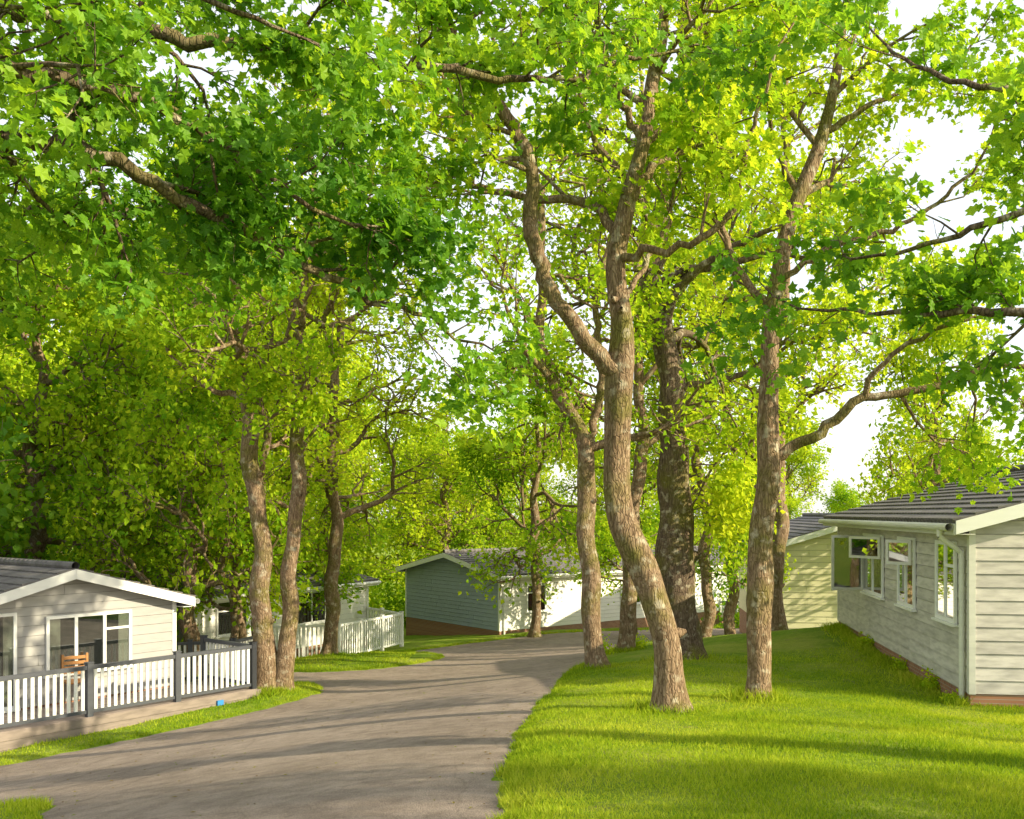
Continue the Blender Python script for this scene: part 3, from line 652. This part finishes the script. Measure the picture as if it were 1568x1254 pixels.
# left-hand lodge with deck
LL=lodge('park_lodge',-7.17,20.77,math.atan2(.62,-.78),9,4.6,1,-2.4,-1.9,-.02,D2R(15.3),BEIGE,BEIGE,trim=TRIM,
  wins=[('C',1.0,1.75,-1.35,-.22,3),('C',3.3,1.0,-1.88,-.1,1)],seed=6,pipe=False)
def railing(p,root,pts,z,h,post=GREY,pick=TRIM,sp_=1.35,gap=.12):
    po=Part();pi=Part()
    for (x0,y0),(x1,y1) in zip(pts[:-1],pts[1:]):
        a=np.array([x0,y0,z]);b=np.array([x1,y1,z]);L=np.linalg.norm(b-a);d=(b-a)/L;n=np.array([-d[1],d[0],0])
        k=max(1,round(L/sp_))
        for i in range(k+1):
            q=a+d*L*i/k; po.par(q-d*.055-n*.055-[0,0,.05],d*.11,n*.11,(0,0,h+.08))
            po.par(q-d*.065-n*.065+[0,0,h+.031],d*.13,n*.13,(0,0,.02))
        for i in range(k):
            q0=L*i/k+.057; q1=L*(i+1)/k-.057
            po.par(a+d*q0-n*.04+[0,0,h-.08],d*(q1-q0),n*.08,(0,0,.07)); po.par(a+d*q0-n*.025+[0,0,.06],d*(q1-q0),n*.05,(0,0,.06))
            m=max(2,int((q1-q0)/gap))
            for j in range(m):
                c=q0+(j+.5)*(q1-q0)/m; pi.par(a+d*(c-.029)-n*.012+[0,0,.121],d*.058,n*.024,(0,0,h-.202))
    po.done('posts_and_rails',post,root); pi.done('balusters',pick,root)
dk=empty('deck_with_railing')
zf=-1.93
A=np.array([-8.75,16.3]);Bc=np.array([-5.42,20.5]); dr=(Bc-A)/np.linalg.norm(Bc-A); pn=np.array([-dr[1],dr[0]])
A2=A-dr*3
railing(None,dk,[tuple(A2),tuple(A2+dr*1.6),tuple(A),tuple(Bc),tuple(Bc+pn*1.75)],zf,.93,sp_=1.75)
pd=Part()
dL=np.linalg.norm(Bc-A2)
for i in range(12):
    pd.par((*(A2+pn*(.148*i-.06)),zf-.03),(*(dr*(dL+.06)),0),(*(pn*.142),0),(0,0,.028))
for i in range(3):
    pd.par((*(A2-pn*.085),zf-.16-.15*i),(*(dr*(dL+.14)),0),(*(pn*.022),0),(0,0,.143))
    pd.par((*(Bc+dr*.065-pn*.06),zf-.16-.15*i),(*(pn*1.8),0),(*(dr*.022),0),(0,0,.143))
pd.done('deck_boards',DECKM,dk)
mb=Part(); q=Bc-dr*.95-pn*.13; mb.par((*q,zf-.2),(*(dr*.14),0),(*(pn*.04),0),(0,0,.1)); mb.done('blue_sign_plate',BLUE,dk)
# deck chair
ch=empty('deck_chair',(-8.35,18.45,zf),D2R(40)); cp_=Part()
for x in (0,.45):
    for y in (0,.45): cp_.par((x,y,0),(.04,0,0),(0,.04,0),(0,0,.44 if y==0 else .95))
cp_.par((-.01,-.01,.44),(.51,0,0),(0,.46,0),(0,0,.03))
for i in range(4): cp_.par((.045,.46,.55+.1*i),(.4,0,0),(0,.02,0),(0,0,.06))
cp_.done('chair_frame',WOOD,ch)

# blue-grey lodge at the bend
lodge('park_lodge',-.48,38,math.atan2(.617,.787),13,6.8,1,-3.3,-2.85,-.66,D2R(11.5),WHITE,BLUEG,seed=9,
  wins=[('A',1.3,1.0,-2.2,-1.1,2),('A',6.5,1.2,-2.2,-1.1,2),('A',9.5,1.2,-2.2,-1.1,2)],board=.16)
# white lodge behind the white fence
lodge('park_lodge',-9.7,29.5,D2R(60),8.5,5.6,1,-3.3,-2.9,-.78,D2R(10),WHITE,BEIGE,seed=10,
  wins=[('A',1.0,1.3,-2.1,-1.0,2),('A',4.6,1.5,-2.1,-1.0,2),('C',1,1.2,-2.1,-1.0,2)])
wf=empty('white_picket_fence')
railing(None,wf,[(-7.6,30.6),(-5.5,31.0),(-3.9,34.6),(-5.6,37)],-2.93,1.15,post=TRIM,pick=TRIM,gap=.13)
# smaller blue building and railing behind left lodge
lodge('park_lodge',-9.3,24.6,D2R(120),6,4.2,1,-3.1,-2.6,-.55,D2R(13),BLUEG,BEIGE,seed=12,wins=[('C',1,1.2,-1.8,-.8,2)],pipe=False)
bf=empty('grey_railing'); railing(None,bf,[(-9.0,24.1),(-7.0,24.6),(-6.6,26.0)],-2.45,1.0)
# olive lodge
lodge('park_lodge',8.35,31,D2R(84),9,5.2,-1,-2.6,-2.1,.75,D2R(17),OLIVE,OLIVE,seed=14,wins=[('C',3.3,1.4,-1.2,.0,2)],barge=TRIM)
# distant white lodge
lodge('park_lodge',8.2,48,D2R(10),12,5.5,1,-3.6,-3.2,-.8,D2R(13),WHITE,WHITE,seed=15,wins=[('A',1,1.2,-2.4,-1.3,2),('A',4,1.2,-2.4,-1.3,2)])
bf2=empty('grey_railing'); railing(None,bf2,[(7.4,45.5),(12,46.5)],-3.4,1.0,post=GREY,pick=TRIM)

# ------------------------------------------------------------------ fallen debris on the road
n=2600; x=rng.uniform(-9,5,n); y=5+rng.random(n)**1.3*25; s=SD(x,y); k=(s<-.03)&((s>-.5)|(rng.random(n)<.3)); x,y=x[k],y[k]; n=len(x)
z=G(x,y)+.006; a=rng.uniform(0,6.28,n); q=rng.uniform(.008,.028,n)
V=np.stack([np.stack([x+q*np.cos(a+o)*w,y+q*np.sin(a+o)*w,z+zz],-1) for o,w,zz in ((0,1,0),(1.57,.5,.006),(3.14,1,.0),(4.71,.5,.004))],1).reshape(-1,3)
DEB=leaf_mat('fallen_leaf',(.14,.08,.03),(.22,.17,.05),(.2,.26,.04),(1,1,1),.2)
obj('fallen_leaves',mesh_np('fallen_leaves',V,np.arange(4*n).reshape(-1,4),DEB,lv=rng.random(n)))

# ------------------------------------------------------------------ light, sky, camera
el=D2R(25); saz=np.array([.93,-.37])
sv=Vector((saz[0]*math.cos(el),saz[1]*math.cos(el),math.sin(el)))
L=bpy.data.lights.new('sun','SUN'); L.energy=8.0; L.angle=D2R(.53); L.color=(1,.88,.62)
lo=bpy.data.objects.new('sun',L); link(lo); lo.rotation_euler=sv.to_track_quat('Z','Y').to_euler(); lo.location=(30,-8,20)
w=bpy.data.worlds.new('World'); sc.world=w; w.use_nodes=True; nt=w.node_tree; nt.nodes.clear()
sky=nt.nodes.new('ShaderNodeTexSky'); sky.sky_type='NISHITA'; sky.sun_disc=False; sky.sun_elevation=el; sky.sun_rotation=math.atan2(saz[0],saz[1])
sky.air_density=1.0; sky.dust_density=1.5; sky.ozone_density=1.0
hz=mixc(nt,.6,sky.outputs[0],(5.2,5.05,4.8))      # thin bright high haze over the blue
bg=nt.nodes.new('ShaderNodeBackground'); bg.inputs[1].default_value=.29; wo=nt.nodes.new('ShaderNodeOutputWorld')
nt.links.new(hz,bg.inputs[0]); nt.links.new(bg.outputs[0],wo.inputs[0])
cam=bpy.data.cameras.new('camera'); co=bpy.data.objects.new('camera',cam); link(co)
co.location=(0,0,1.75); co.rotation_euler=(D2R(90),0,0); cam.sensor_width=36; cam.lens=34.44; cam.shift_y=.1008; cam.clip_end=2000; cam.clip_start=.05
sc.camera=co
print('BUILD',round(time.time()-T0,1),'s leaves',NL[0])
